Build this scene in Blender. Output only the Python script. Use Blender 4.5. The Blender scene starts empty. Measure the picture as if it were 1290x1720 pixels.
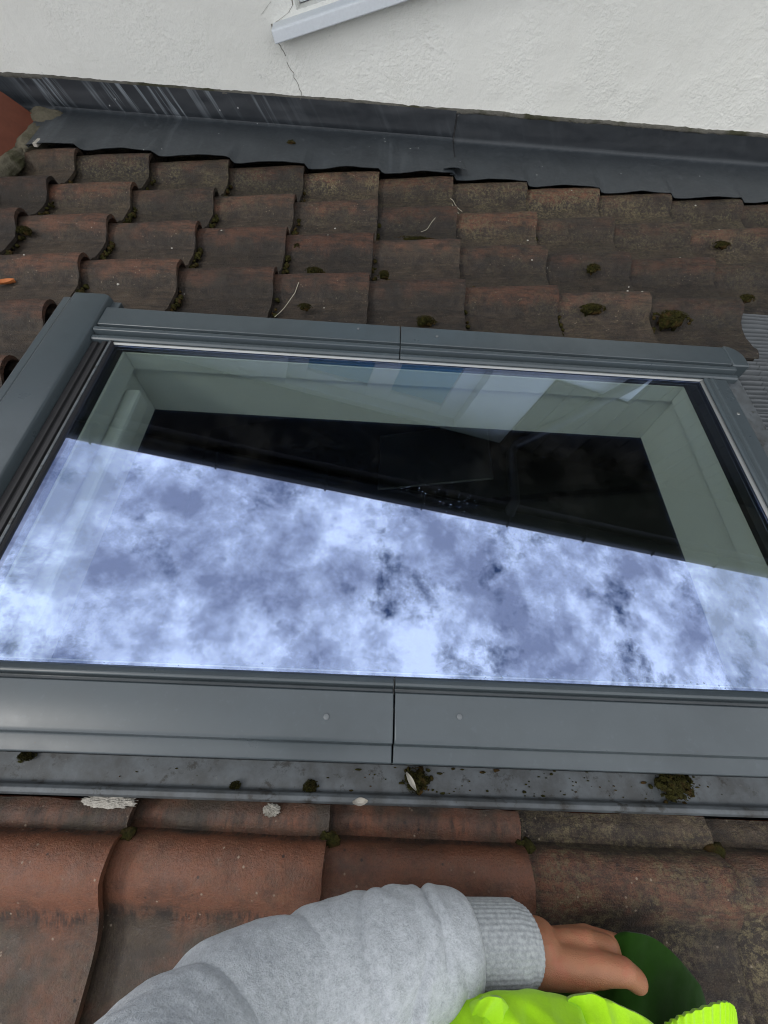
import bpy, bmesh, math, random
from mathutils import Vector, Matrix, noise
random.seed(7)
R_ = math.radians
scene = bpy.context.scene
PITCH = R_(15.3)                       # the tiled roof falls towards +X, 15 degrees
ROT = Matrix.Rotation(PITCH, 4, 'Y')   # roof frame (x down the slope, y to the wall, z roof normal) -> world

# ------------------------------------------------------------------ camera
CAM = Vector((0.042774621, -2.017725342, 0.758032234)) * 0.85
CR = [Vector((0.998198481, 0.030663327, 0.051570845)), Vector((0.052470976, -0.862980863, -0.502504554)),
      Vector((0.029096191, 0.504305255, -0.863035122))]       # right, down, forward
cd = bpy.data.cameras.new('camera'); cam = bpy.data.objects.new('camera', cd)
scene.collection.objects.link(cam)
m = Matrix((CR[0], -CR[1], -CR[2])).transposed().to_4x4(); m.translation = CAM
cam.matrix_world = ROT @ m
cd.sensor_fit = 'VERTICAL'; cd.sensor_height = 24; cd.lens = 24 * 700 / 1720
cd.clip_start = 0.01; cd.clip_end = 2000
scene.camera = cam

def P(px, py, z):                      # a point of the roof frame at height z
    d = CR[0] * ((px - 645) / 700) + CR[1] * ((py - 860) / 700) + CR[2]
    return CAM + d * ((z - CAM.z) / d.z)

# ------------------------------------------------------------------ sky, sun, exposure
SUN_EL, SUN_AZ = R_(54), R_(236)       # azimuth from +Y, clockwise: behind the photographer
world = bpy.data.worlds.new('World'); scene.world = world; world.use_nodes = True
wn, wl = world.node_tree.nodes, world.node_tree.links
wn.clear()
def wnode(t, **k):
    n = wn.new(t)
    for a, b in k.items(): setattr(n, a, b)
    return n
sky = wnode('ShaderNodeTexSky', sky_type='NISHITA'); sky.sun_disc = False
sky.sun_elevation = SUN_EL; sky.sun_rotation = SUN_AZ; sky.air_density = 1.0; sky.dust_density = 1.5
tc = wnode('ShaderNodeTexCoord'); sep = wnode('ShaderNodeSeparateXYZ'); wl.new(tc.outputs['Generated'], sep.inputs[0])
zc = wnode('ShaderNodeMath', operation='MAXIMUM'); wl.new(sep.outputs['Z'], zc.inputs[0]); zc.inputs[1].default_value = 0.0
zz = wnode('ShaderNodeMath', operation='ADD'); wl.new(zc.outputs[0], zz.inputs[0]); zz.inputs[1].default_value = 0.18
dx = wnode('ShaderNodeMath', operation='DIVIDE'); wl.new(sep.outputs['X'], dx.inputs[0]); wl.new(zz.outputs[0], dx.inputs[1])
dy = wnode('ShaderNodeMath', operation='DIVIDE'); wl.new(sep.outputs['Y'], dy.inputs[0]); wl.new(zz.outputs[0], dy.inputs[1])
cmb = wnode('ShaderNodeCombineXYZ'); wl.new(dx.outputs[0], cmb.inputs[0]); wl.new(dy.outputs[0], cmb.inputs[1])
cmb.inputs[2].default_value = 3.7
def wnoise(scale, detail, rough, dist, off):
    mp = wnode('ShaderNodeMapping'); mp.inputs['Location'].default_value = off
    wl.new(cmb.outputs[0], mp.inputs['Vector'])
    n = wnode('ShaderNodeTexNoise'); n.inputs['Scale'].default_value = scale; n.inputs['Detail'].default_value = detail
    n.inputs['Roughness'].default_value = rough; n.inputs['Distortion'].default_value = dist
    wl.new(mp.outputs[0], n.inputs['Vector']); return n
cover = wnoise(6.2, 9, .68, .1, (1.3, .4, 0))
cr = wnode('ShaderNodeValToRGB'); wl.new(cover.outputs['Fac'], cr.inputs[0])
cr.color_ramp.elements[0].position = .32; cr.color_ramp.elements[1].position = .455
body = wnoise(3.6, 6, .55, .2, (5.1, 2.2, 1.0)); fine = wnoise(12, 10, .68, .12, (2.1, 7.2, 4.0))
bsum = wnode('ShaderNodeMix', data_type='FLOAT'); bsum.inputs['Factor'].default_value = .54
wl.new(body.outputs['Fac'], bsum.inputs['A']); wl.new(fine.outputs['Fac'], bsum.inputs['B'])
br = wnode('ShaderNodeValToRGB'); wl.new(bsum.outputs['Result'], br.inputs[0])
e = br.color_ramp.elements; e[0].position = .41; e[1].position = .595
e[0].color = (.30, .31, .37, 1); e[1].color = (1.0, 1.0, 1.0, 1)
x = e.new(.50); x.color = (.54, .55, .60, 1)
cs = wnode('ShaderNodeMix', data_type='RGBA', blend_type='MULTIPLY'); cs.inputs['Factor'].default_value = 1
wl.new(br.outputs[0], cs.inputs['A']); cs.inputs['B'].default_value = (20.3, 20.25, 19.8, 1)
mx = wnode('ShaderNodeMix', data_type='RGBA'); wl.new(cr.outputs[0], mx.inputs['Factor'])
wl.new(sky.outputs[0], mx.inputs['A']); wl.new(cs.outputs['Result'], mx.inputs['B'])
bg = wnode('ShaderNodeBackground'); bg.inputs['Strength'].default_value = .15
wl.new(mx.outputs['Result'], bg.inputs['Color'])
wo = wnode('ShaderNodeOutputWorld'); wl.new(bg.outputs[0], wo.inputs[0])

sd = bpy.data.lights.new('sun', 'SUN'); sd.energy = 1.5; sd.angle = R_(11); sd.color = (1, .96, .9)
sun = bpy.data.objects.new('sun', sd); scene.collection.objects.link(sun)
sdir = Vector((math.sin(SUN_AZ) * math.cos(SUN_EL), math.cos(SUN_AZ) * math.cos(SUN_EL), math.sin(SUN_EL)))
sun.rotation_euler = sdir.to_track_quat('Z', 'Y').to_euler(); sun.location = sdir * 30
vs = scene.view_settings
vs.view_transform = 'Standard'; vs.look = 'None'; vs.gamma = 1; vs.use_curve_mapping = False; vs.exposure = -0.25
scene.cycles.max_bounces = 7; scene.cycles.diffuse_bounces = 3; scene.cycles.transparent_max_bounces = 12; scene.cycles.glossy_bounces = 4
scene.cycles.use_adaptive_sampling = True; scene.cycles.adaptive_threshold = .02; scene.cycles.filter_width = 1.1

# ------------------------------------------------------------------ helpers
BASE = {}
def place(o, base, roof=True):
    o.matrix_world = (ROT if roof else Matrix()) @ Matrix.Translation(base)
    BASE[o] = Vector(base)
def tag(o, label=None, cat=None, group=None, kind=None):
    if label: o['label'] = label
    if cat: o['category'] = cat
    if group: o['group'] = group
    if kind: o['kind'] = kind
    return o
def thing(name, label, cat, base=(0, 0, 0), roof=True, group=None):
    o = bpy.data.objects.new(name, None); scene.collection.objects.link(o); o.empty_display_size = .1
    place(o, base, roof); return tag(o, label, cat, group)
def mesh(name, V, F, smooth=None):
    me = bpy.data.meshes.new(name); me.from_pydata([tuple(v) for v in V], [], F); me.update()
    if smooth is not None:
        me.polygons.foreach_set('use_smooth', [True] * len(me.polygons)); me.set_sharp_from_angle(angle=R_(smooth))
    return me
def recalc(me):
    bm = bmesh.new(); bm.from_mesh(me); bmesh.ops.recalc_face_normals(bm, faces=bm.faces); bm.to_mesh(me); bm.free()
def part(name, V, F, mat, parent=None, smooth=None, base=None, roof=True, fix=True, bevel=0):
    """vertices are given in the thing's frame (roof or world), stored about its base"""
    b = BASE[parent] if parent is not None else Vector(base or (0, 0, 0))
    me = mesh(name, [Vector(v) - b for v in V], F)
    if fix: recalc(me)
    if smooth is not None:
        me.polygons.foreach_set('use_smooth', [True] * len(me.polygons)); me.set_sharp_from_angle(angle=R_(smooth))
    me.materials.append(mat)
    o = bpy.data.objects.new(name, me); scene.collection.objects.link(o)
    if parent is not None: o.parent = parent; BASE[o] = b
    else: place(o, b, roof)
    if bevel:
        md = o.modifiers.new('bevel', 'BEVEL'); md.width = bevel; md.segments = 2; md.limit_method = 'ANGLE'; md.angle_limit = R_(35)
    return o
def box(x0, x1, y0, y1, z0, z1):
    V = [(x, y, z) for z in (z0, z1) for y in (y0, y1) for x in (x0, x1)]
    return V, [(0, 2, 3, 1), (4, 5, 7, 6), (0, 1, 5, 4), (2, 6, 7, 3), (0, 4, 6, 2), (1, 3, 7, 5)]
def join(*parts):
    V, F = [], []
    for v, f in parts:
        n = len(V); V += list(v); F += [tuple(i + n for i in q) for q in f]
    return V, F
def extrude_x(prof, x0, x1, nx=1):      # closed (y, z) outline run along x
    V, F, k = [], [], len(prof)
    for i in range(nx + 1):
        x = x0 + (x1 - x0) * i / nx
        V += [(x, y, z) for y, z in prof]
    for i in range(nx):
        for j in range(k): F.append((i * k + j, i * k + (j + 1) % k, (i + 1) * k + (j + 1) % k, (i + 1) * k + j))
    F.append(tuple(range(k))); F.append(tuple(nx * k + j for j in range(k))[::-1])
    return V, F
def extrude_y(prof, y0, y1):            # closed (x, z) outline run along y
    k = len(prof); V = [(x, y0, z) for x, z in prof] + [(x, y1, z) for x, z in prof]
    F = [(j, (j + 1) % k, k + (j + 1) % k, k + j) for j in range(k)] + [tuple(range(k)), tuple(range(k, 2 * k))[::-1]]
    return V, F
def grid_slab(nu, nv, top, thick, nrm=(0, 0, 1)):   # sheet of nu x nv cells, top(u, v) -> point, with thickness
    V, F, n = [], [], (nu + 1) * (nv + 1); d = Vector(nrm) * thick
    T = [Vector(top(i / nu, j / nv)) for i in range(nu + 1) for j in range(nv + 1)]
    V = T + [t - d for t in T]
    q = lambda i, j: i * (nv + 1) + j
    for i in range(nu):
        for j in range(nv):
            F.append((q(i, j), q(i + 1, j), q(i + 1, j + 1), q(i, j + 1)))
            F.append((n + q(i, j), n + q(i, j + 1), n + q(i + 1, j + 1), n + q(i + 1, j)))
    for i in range(nu):
        F.append((q(i, 0), n + q(i, 0), n + q(i + 1, 0), q(i + 1, 0))); F.append((q(i, nv), q(i + 1, nv), n + q(i + 1, nv), n + q(i, nv)))
    for j in range(nv):
        F.append((q(0, j), q(0, j + 1), n + q(0, j + 1), n + q(0, j))); F.append((q(nu, j), n + q(nu, j), n + q(nu, j + 1), q(nu, j + 1)))
    return V, F
def tube(path, rad, k=12, squash=None):
    path = [Vector(p) for p in path]; V, F = [], []
    up0 = Vector((0, 0, 1))
    for i, p in enumerate(path):
        t = (path[min(i + 1, len(path) - 1)] - path[max(i - 1, 0)]).normalized()
        a = t.cross(up0)
        if a.length < 1e-3: a = t.cross(Vector((0, 1, 0)))
        a.normalize(); b = a.cross(t).normalized(); r = rad[i] if isinstance(rad, (list, tuple)) else rad
        for j in range(k):
            w = 2 * math.pi * j / k; V.append(p + a * (r * math.cos(w)) + b * (r * math.sin(w) * (squash or 1)))
    for i in range(len(path) - 1):
        for j in range(k): F.append((i * k + j, i * k + (j + 1) % k, (i + 1) * k + (j + 1) % k, (i + 1) * k + j))
    F.append(tuple(range(k))[::-1]); F.append(tuple((len(path) - 1) * k + j for j in range(k)))
    return V, F
def disc(c, r, h, k=16, axis=2):
    V, F = [], []
    for s, rr in ((-.5, r), (.25, r), (.5, r * .75)):
        for j in range(k):
            w = 2 * math.pi * j / k; q = [r * 0, 0, 0]; q = [rr * math.cos(w), rr * math.sin(w), s * h]
            V.append((c[0] + q[0], c[1] + q[1], c[2] + q[2]))
    for i in range(2):
        for j in range(k): F.append((i * k + j, i * k + (j + 1) % k, (i + 1) * k + (j + 1) % k, (i + 1) * k + j))
    F.append(tuple(range(k))[::-1]); F.append(tuple(2 * k + j for j in range(k)))
    return V, F
def fbm(x, y, z, o=4): return noise.fractal(Vector((x, y, z)), 1.0, 2.0, o)

# ------------------------------------------------------------------ materials
class M:
    def __init__(s, name):
        s.m = bpy.data.materials.new(name); s.m.use_nodes = True; s.n = s.m.node_tree.nodes; s.l = s.m.node_tree.links
        s.b = s.n['Principled BSDF']; s.out = s.n['Material Output']; s.tc = None
    def node(s, t, **k):
        n = s.n.new(t)
        for a, b in k.items(): setattr(n, a, b)
        return n
    def co(s, which='Object', scale=(1, 1, 1), rot=(0, 0, 0), loc=(0, 0, 0)):
        if not s.tc: s.tc = s.node('ShaderNodeTexCoord')
        mp = s.node('ShaderNodeMapping'); mp.inputs['Scale'].default_value = scale; mp.inputs['Rotation'].default_value = rot
        mp.inputs['Location'].default_value = loc
        s.l.new(s.tc.outputs[which], mp.inputs['Vector']); return mp.outputs[0]
    def pos(s):
        return s.node('ShaderNodeNewGeometry').outputs['Position']
    def noise(s, vec, scale, detail=5, rough=.55, dist=0):
        n = s.node('ShaderNodeTexNoise'); s.l.new(vec, n.inputs['Vector']); n.inputs['Scale'].default_value = scale
        n.inputs['Detail'].default_value = detail; n.inputs['Roughness'].default_value = rough; n.inputs['Distortion'].default_value = dist
        return n.outputs['Fac']
    def voro(s, vec, scale, out='Distance', feature='F1', rnd=1):
        n = s.node('ShaderNodeTexVoronoi', feature=feature); s.l.new(vec, n.inputs['Vector']); n.inputs['Scale'].default_value = scale
        n.inputs['Randomness'].default_value = rnd
        return n.outputs[out]
    def ramp(s, fac, stops):
        n = s.node('ShaderNodeValToRGB'); s.l.new(fac, n.inputs[0]); e = n.color_ramp.elements
        while len(e) < len(stops): e.new(.5)
        for q, (p, c) in zip(e, stops): q.position = p; q.color = (c, c, c, 1) if not isinstance(c, tuple) else (*c, 1)
        return n.outputs[0]
    def mix(s, fac, a, b, blend='MIX'):
        n = s.node('ShaderNodeMix', data_type='RGBA', blend_type=blend)
        for v, k in ((fac, 'Factor'), (a, 'A'), (b, 'B')):
            if isinstance(v, (int, float)): n.inputs[k].default_value = v if k == 'Factor' else (v, v, v, 1)
            elif isinstance(v, tuple): n.inputs[k].default_value = (*v, 1)
            else: s.l.new(v, n.inputs[k])
        return n.outputs['Result']
    def math(s, op, a, b=0.0, clamp=False):
        n = s.node('ShaderNodeMath', operation=op); n.use_clamp = clamp
        for v, k in ((a, 0), (b, 1)):
            if isinstance(v, (int, float)): n.inputs[k].default_value = v
            else: s.l.new(v, n.inputs[k])
        return n.outputs[0]
    def attr(s, name):
        n = s.node('ShaderNodeAttribute'); n.attribute_name = name; return n.outputs['Fac']
    def ocol(s):
        n = s.node('ShaderNodeObjectInfo'); c = s.node('ShaderNodeSeparateColor'); s.l.new(n.outputs['Color'], c.inputs[0])
        return c.outputs, n.outputs['Random']
    def set(s, col=None, rough=None, metal=None, spec=None, bump=None, bstr=.3, bdist=.002, **k):
        def put(inp, v):
            if isinstance(v, (int, float)): s.b.inputs[inp].default_value = v
            elif isinstance(v, tuple): s.b.inputs[inp].default_value = (*v, 1)
            else: s.l.new(v, s.b.inputs[inp])
        if col is not None: put('Base Color', col)
        if rough is not None: put('Roughness', rough)
        if metal is not None: put('Metallic', metal)
        if spec is not None: put('Specular IOR Level', spec)
        for a, v in k.items(): put(a.replace('_', ' '), v)
        if bump is not None:
            b = s.node('ShaderNodeBump'); b.inputs['Strength'].default_value = bstr; b.inputs['Distance'].default_value = bdist
            s.l.new(bump, b.inputs['Height']); s.l.new(b.outputs[0], s.b.inputs['Normal'])
        return s.m

def mat_tile():
    t = M('weathered_clay'); oc, rnd = t.ocol(); pos = t.pos()
    hump = t.attr('hump'); cut = t.attr('cut')
    n1 = t.noise(pos, 14, 5, .62); n2 = t.noise(pos, 55, 5, .65); n3 = t.noise(pos, 330, 2, .7); n4 = t.noise(pos, 5, 3, .5)
    stv = t.node('ShaderNodeMapping'); stv.inputs['Scale'].default_value = (16, 120, 120); t.l.new(t.co('Object'), stv.inputs['Vector'])
    vadd = t.node('ShaderNodeVectorMath', operation='ADD'); t.l.new(stv.outputs[0], vadd.inputs[0]); t.l.new(rnd, vadd.inputs[1])
    streak = t.noise(vadd.outputs[0], 1, 4, .65)
    streak = t.mix(t.ramp(oc['Red'], [(.56, 0.), (.74, .75)]), streak, .53)
    clay = t.mix(oc['Red'], t.mix(n2, (.050, .030, .023), (.105, .066, .049)), t.mix(n2, (.080, .030, .014), (.20, .074, .034)))
    clay = t.mix(t.ramp(n3, [(.35, 0.), (.75, .4)]), clay, (.18, .09, .06))
    dirt = t.mix(n2, (.014, .0112, .0092), (.055, .044, .034))
    dirt = t.mix(t.ramp(n4, [(.4, 0.), (.65, .55)]), dirt, (.075, .058, .040))
    bare = t.math('ADD', t.math('MULTIPLY', hump, .62), t.math('MULTIPLY', t.math('SUBTRACT', n1, .5), 1.5))
    bare = t.math('ADD', bare, t.math('SUBTRACT', oc['Red'], .70))
    bare = t.ramp(bare, [(.10, 0.), (.48, .95)])
    c = t.mix(bare, dirt, clay)
    c = t.mix(t.ramp(streak, [(.34, .75), (.52, 0.)]), c, (.011, .010, .0095))
    c = t.mix(t.math('MULTIPLY', t.ramp(streak, [(.56, 0.), (.72, .6)]), t.math('SUBTRACT', 1.0, hump)), c, (.105, .090, .074))
    # dark fringe where the roll meets the pan
    dv = t.node('ShaderNodeMapping'); dv.inputs['Scale'].default_value = (150, 30, 30); t.l.new(t.co('Object'), dv.inputs['Vector'])
    fr = t.math('MULTIPLY', t.ramp(t.math('ADD', hump, t.math('MULTIPLY', t.math('SUBTRACT', n2, .5), .5)), [(.10, 0.), (.30, 1.), (.42, 1.), (.62, 0.)]), t.ramp(t.noise(dv.outputs[0], 1, 4, .7), [(.42, 0.), (.58, .85)]))
    c = t.mix(fr, c, (.011, .0095, .009))
    # soot and algae patches
    old = t.ramp(oc['Red'], [(.60, 1.), (.78, .50)])
    c = t.mix(t.math('MULTIPLY', t.ramp(t.noise(pos, 23, 6, .7), [(.47, 0.), (.64, .85)]), old), c, (.014, .0115, .010))
    moss = t.math('MULTIPLY', t.ramp(t.noise(pos, 120, 5, .78), [(.46, 0.), (.58, 1.)]), t.ramp(t.noise(pos, 13, 4, .6), [(.40, .15), (.58, 1.)]))
    c = t.mix(t.math('MULTIPLY', moss, oc['Blue']), c, (.125, .118, .070))
    grit = t.noise(pos, 620, 2, .75)
    c = t.mix(t.math('MULTIPLY', t.ramp(grit, [(.36, .65), (.50, 0.)]), old), c, (.010, .009, .008))
    c = t.mix(t.math('MULTIPLY', t.ramp(grit, [(.60, 0.), (.72, .45)]), old), c, (.15, .135, .115))
    # lichen specks
    sp = t.ramp(t.voro(pos, 95), [(.0, 1.), (.10, .9), (.16, 0.)])
    sp = t.math('MULTIPLY', sp, t.ramp(t.noise(pos, 30, 3), [(.52, 0.), (.60, .8)]))
    c = t.mix(sp, c, (.26, .24, .20))
    pit = t.ramp(t.voro(pos, 60), [(.0, 1.), (.09, .9), (.13, 0.)])
    pit = t.math('MULTIPLY', pit, t.ramp(t.noise(pos, 21, 2), [(.54, 0.), (.6, .9)]))
    c = t.mix(pit, c, (.012, .009, .008))
    c = t.mix(cut, c, t.mix(n2, (.16, .045, .02), (.40, .13, .06)))
    c = t.mix(1.0, c, t.mix(oc['Green'], (.46, .405, .36), (1.58, 1.38, 1.22)), 'MULTIPLY')
    h = t.math('ADD', t.math('ADD', t.math('MULTIPLY', n3, .6), t.math('MULTIPLY', t.math('MULTIPLY', grit, old), .4)), n2)
    return t.set(c, t.math('ADD', t.ramp(n2, [(.3, .38), (.7, .66)]), t.math('MULTIPLY', old, .18)), spec=.4, bump=t.math('MULTIPLY', t.math('ADD', h, t.math('MULTIPLY', streak, .8)), t.math('ADD', t.math('MULTIPLY', old, .75), .2)), bstr=1.0, bdist=.0030)
def mat_metal(name='grey_lacquered_aluminium', col=(.045, .058, .065), dirt=.5, rough=.31):
    t = M(name); p = t.pos(); n = t.noise(p, 9, 6, .6); f = t.noise(p, 120, 4, .6)
    c = t.mix(t.math('MULTIPLY', t.ramp(n, [(.45, 0.), (.75, 1.)]), dirt), col, tuple(v * .55 for v in col))
    c = t.mix(t.math('MULTIPLY', t.ramp(f, [(.6, 0.), (.72, 1.)]), dirt * .6), c, tuple(min(1, v * 1.5) for v in col))
    sp = t.math('MULTIPLY', t.ramp(t.voro(p, 70), [(.0, 1.), (.05, .9), (.07, 0.)]), t.ramp(t.noise(p, 9, 2), [(.56, 0.), (.60, .8)]))
    c = t.mix(t.math('MULTIPLY', sp, dirt * 2), c, (.05, .045, .035))
    return t.set(c, t.ramp(n, [(.3, rough - .06), (.7, rough + .12)]), metal=0.0, spec=.55, bump=f, bstr=.06, bdist=.0006)
def mat_dirty_metal():
    t = M('soiled_grey_metal'); p = t.pos(); n = t.noise(p, 22, 8, .68); f = t.noise(p, 130, 5, .65)
    c = t.mix(t.ramp(n, [(.38, 0.), (.62, 1.)]), (.080, .092, .100), (.045, .049, .050))
    c = t.mix(t.ramp(t.noise(p, 40, 6, .75), [(.56, 0.), (.64, .85)]), c, (.018, .017, .014))
    c = t.mix(t.ramp(f, [(.64, 0.), (.72, .4)]), c, (.13, .13, .12))
    return t.set(c, .55, spec=.4, bump=n, bstr=.3, bdist=.001)
def mat_lead():
    t = M('oxidised_lead'); v = t.co('Object'); p = v
    n = t.noise(p, 7, 6, .6); f = t.noise(p, 60, 5, .6)
    c = t.mix(n, (.012, .016, .020), (.034, .042, .049))
    c = t.mix(t.ramp(f, [(.55, 0.), (.7, .3)]), c, (.075, .085, .095))
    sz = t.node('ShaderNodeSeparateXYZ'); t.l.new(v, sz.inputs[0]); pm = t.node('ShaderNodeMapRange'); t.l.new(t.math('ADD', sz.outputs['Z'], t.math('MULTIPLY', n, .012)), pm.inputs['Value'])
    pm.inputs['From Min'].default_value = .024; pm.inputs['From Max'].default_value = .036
    c = t.mix(t.math('MULTIPLY', pm.outputs[0], .85), c, t.mix(n, (.006, .008, .011), (.022, .027, .033)))      # darker tone on the upstand
    st = t.co('Object', rot=(0, R_(30), 0)); sx = t.node('ShaderNodeMapping'); sx.inputs['Scale'].default_value = (42, 2, 2.0)
    t.l.new(st, sx.inputs['Vector']); s1 = t.noise(sx.outputs[0], 1, 3, .6)
    s = t.ramp(s1, [(.52, 0.), (.72, 1.)])
    sepx = t.node('ShaderNodeSeparateXYZ'); t.l.new(v, sepx.inputs[0])
    w = t.ramp(t.noise(p, 3.1, 2), [(.45, .1), (.6, 1.)])
    lf = t.node('ShaderNodeMapRange'); t.l.new(sepx.outputs['X'], lf.inputs['Value'])
    lf.inputs['From Min'].default_value = .35; lf.inputs['From Max'].default_value = -.5
    s = t.math('MULTIPLY', t.math('MULTIPLY', s, w), t.math('MAXIMUM', lf.outputs[0], .04))
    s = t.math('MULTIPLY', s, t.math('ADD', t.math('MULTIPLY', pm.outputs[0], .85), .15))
    c = t.mix(t.math('MULTIPLY', s, .9), c, (.30, .34, .37))
    sp = t.math('MULTIPLY', t.ramp(t.voro(p, 26), [(.0, 1.), (.05, .9), (.08, 0.)]), t.ramp(t.noise(p, 5, 2), [(.52, 0.), (.56, 1.)]))
    c = t.mix(sp, c, (.35, .36, .36))
    return t.set(c, t.ramp(f, [(.3, .42), (.7, .62)]), metal=0, spec=.5, bump=n, bstr=.25, bdist=.004)
def mat_render():
    t = M('white_painted_render'); p = t.pos()
    big = t.noise(p, 2.3, 4, .5); mid = t.noise(p, 14, 5, .55, .0); fin = t.noise(p, 85, 4, .62, .0); grit = t.noise(p, 420, 3, .6)
    patch = t.ramp(t.noise(p, 4.5, 3), [(.42, .15), (.62, 1.)])
    c = t.mix(t.ramp(big, [(.35, 0.), (.65, 1.)]), (.71, .715, .665), (.78, .785, .735))
    st = t.node('ShaderNodeMapping'); st.inputs['Scale'].default_value = (26, 1, 1.4); t.l.new(p, st.inputs['Vector'])
    st.inputs['Rotation'].default_value = (0, R_(-13), 0)
    c = t.mix(t.math('MULTIPLY', t.ramp(t.noise(st.outputs[0], 1, 4, .6), [(.52, 0.), (.72, 1.)]), .30), c, (.72, .72, .66))
    c = t.mix(t.ramp(t.noise(p, 34, 4, .7), [(.66, 0.), (.74, .5)]), c, (.42, .43, .40))
    h = t.math('ADD', t.math('MULTIPLY', mid, .9), t.math('MULTIPLY', t.math('MULTIPLY', fin, patch), 1.0))
    h = t.math('ADD', h, t.math('MULTIPLY', grit, .12))
    return t.set(c, .8, spec=.25, bump=h, bstr=.7, bdist=.0075)
def mat_simple(name, col, rough=.6, spec=.4, var=.25, scale=20, bump=.0, bdist=.002, **k):
    t = M(name); p = t.pos(); n = t.noise(p, scale, 6, .6)
    c = t.mix(n, tuple(v * (1 - var) for v in col), tuple(min(1, v * (1 + var)) for v in col))
    return t.set(c, rough, spec=spec, bump=n if bump else None, bstr=bump, bdist=bdist, **k)
def mat_glass():
    t = M('coated_window_glass'); t.n.remove(t.b)
    tr = t.node('ShaderNodeBsdfTransparent'); tr.inputs[0].default_value = (.915, .97, .935, 1)
    gl = t.node('ShaderNodeBsdfGlossy'); gl.inputs['Roughness'].default_value = 0.0; gl.inputs['Color'].default_value = (.53, .645, 1.0, 1)
    lw = t.node('ShaderNodeLayerWeight'); lw.inputs['Blend'].default_value = .5
    f = t.math('ADD', t.math('MULTIPLY', t.math('POWER', lw.outputs['Facing'], 4.0), .7), .30, True)
    mx = t.node('ShaderNodeMixShader'); t.l.new(f, mx.inputs[0]); t.l.new(tr.outputs[0], mx.inputs[1]); t.l.new(gl.outputs[0], mx.inputs[2])
    p = t.pos(); df = t.node('ShaderNodeBsdfDiffuse'); df.inputs[0].default_value = (.42, .41, .38, 1)
    dm = t.math('MULTIPLY', t.ramp(t.noise(p, 7, 7, .72), [(.50, 0.), (.75, 1.)]), .012)
    sp = t.math('MULTIPLY', t.ramp(t.voro(p, 55), [(.0, 1.), (.035, .9), (.05, 0.)]), t.ramp(t.noise(p, 6, 2), [(.54, 0.), (.60, .12)]))
    md_ = t.node('ShaderNodeMixShader'); t.l.new(t.math('MAXIMUM', dm, sp), md_.inputs[0]); t.l.new(mx.outputs[0], md_.inputs[1]); t.l.new(df.outputs[0], md_.inputs[2])
    t.l.new(md_.outputs[0], t.out.inputs[0]); return t.m
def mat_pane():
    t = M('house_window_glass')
    return t.set((.20, .45, .64), .02, spec=.8, IOR=1.9)  # blue base colour carries the sky reflected in the panes
def mat_fleece():
    t = M('heather_grey_fleece'); v = t.co('Object')
    st = t.node('ShaderNodeMapping'); st.inputs['Scale'].default_value = (1, 1.0, .35); t.l.new(v, st.inputs['Vector'])
    a = t.noise(v, 170, 4, .7); b = t.noise(v, 620, 3, .7); g = t.noise(v, 30, 3)
    c = t.mix(t.ramp(a, [(.35, 0.), (.68, 1.)]), (.32, .345, .36), (.50, .53, .545))
    c = t.mix(t.ramp(b, [(.40, 0.), (.7, .6)]), c, (.58, .61, .63))
    return t.set(c, .95, spec=.1, bump=t.math('ADD', a, t.math('MULTIPLY', b, .8)), bstr=.6, bdist=.0022, Sheen_Weight=.25)
def mat_rib():
    t = M('ribbed_grey_knit'); v = t.co('Object')
    a = t.noise(v, 260, 4, .7)
    c = t.mix(t.ramp(a, [(.35, 0.), (.7, 1.)]), (.25, .27, .275), (.42, .445, .45))
    return t.set(c, .95, spec=.1, bump=a, bstr=.5, bdist=.0015, Sheen_Weight=.2)
def mat_skin():
    t = M('skin'); p = t.co('Object'); n = t.noise(p, 45, 5, .6); f = t.voro(p, 900)
    c = t.mix(n, (.26, .110, .055), (.40, .185, .10)); c = t.mix(t.ramp(t.noise(p, 60, 3), [(.5, 0.), (.68, .6)]), c, (.36, .115, .065))
    return t.set(c, .5, spec=.4, bump=t.math('ADD', n, t.math('MULTIPLY', f, .25)), bstr=.4, bdist=.003,
                 Subsurface_Weight=.25, Subsurface_Scale=.006)
def mat_hivis():
    t = M('fluorescent_yellow_fabric'); p = t.co('Object'); n = t.noise(p, 420, 4, .7); g = t.noise(p, 18, 4)
    c = t.mix(n, (.27, .54, .004), (.36, .68, .012))
    return t.set(c, .85, spec=.15, bump=n, bstr=.35, bdist=.001, Sheen_Weight=.2)
def mat_moss():
    t = M('moss'); p = t.co('Object'); n = t.noise(p, 160, 5, .7); g = t.noise(p, 45, 3)
    c = t.mix(t.ramp(n, [(.3, 0.), (.7, 1.)]), (.006, .0055, .003), (.042, .040, .009))
    c = t.mix(t.ramp(g, [(.5, 0.), (.66, .8)]), c, (.05, .026, .010))
    return t.set(c, .95, spec=.1, bump=n, bstr=.8, bdist=.004)
def mat_mortar(name, a, b, scale=45):
    t = M(name); p = t.pos(); n = t.noise(p, scale, 7, .7); g = t.noise(p, 9, 4)
    c = t.mix(n, a, b); c = t.mix(t.ramp(g, [(.5, 0.), (.62, .8)]), c, (.035, .036, .016))
    return t.set(c, .95, spec=.1, bump=n, bstr=1.0, bdist=.006)

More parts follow.
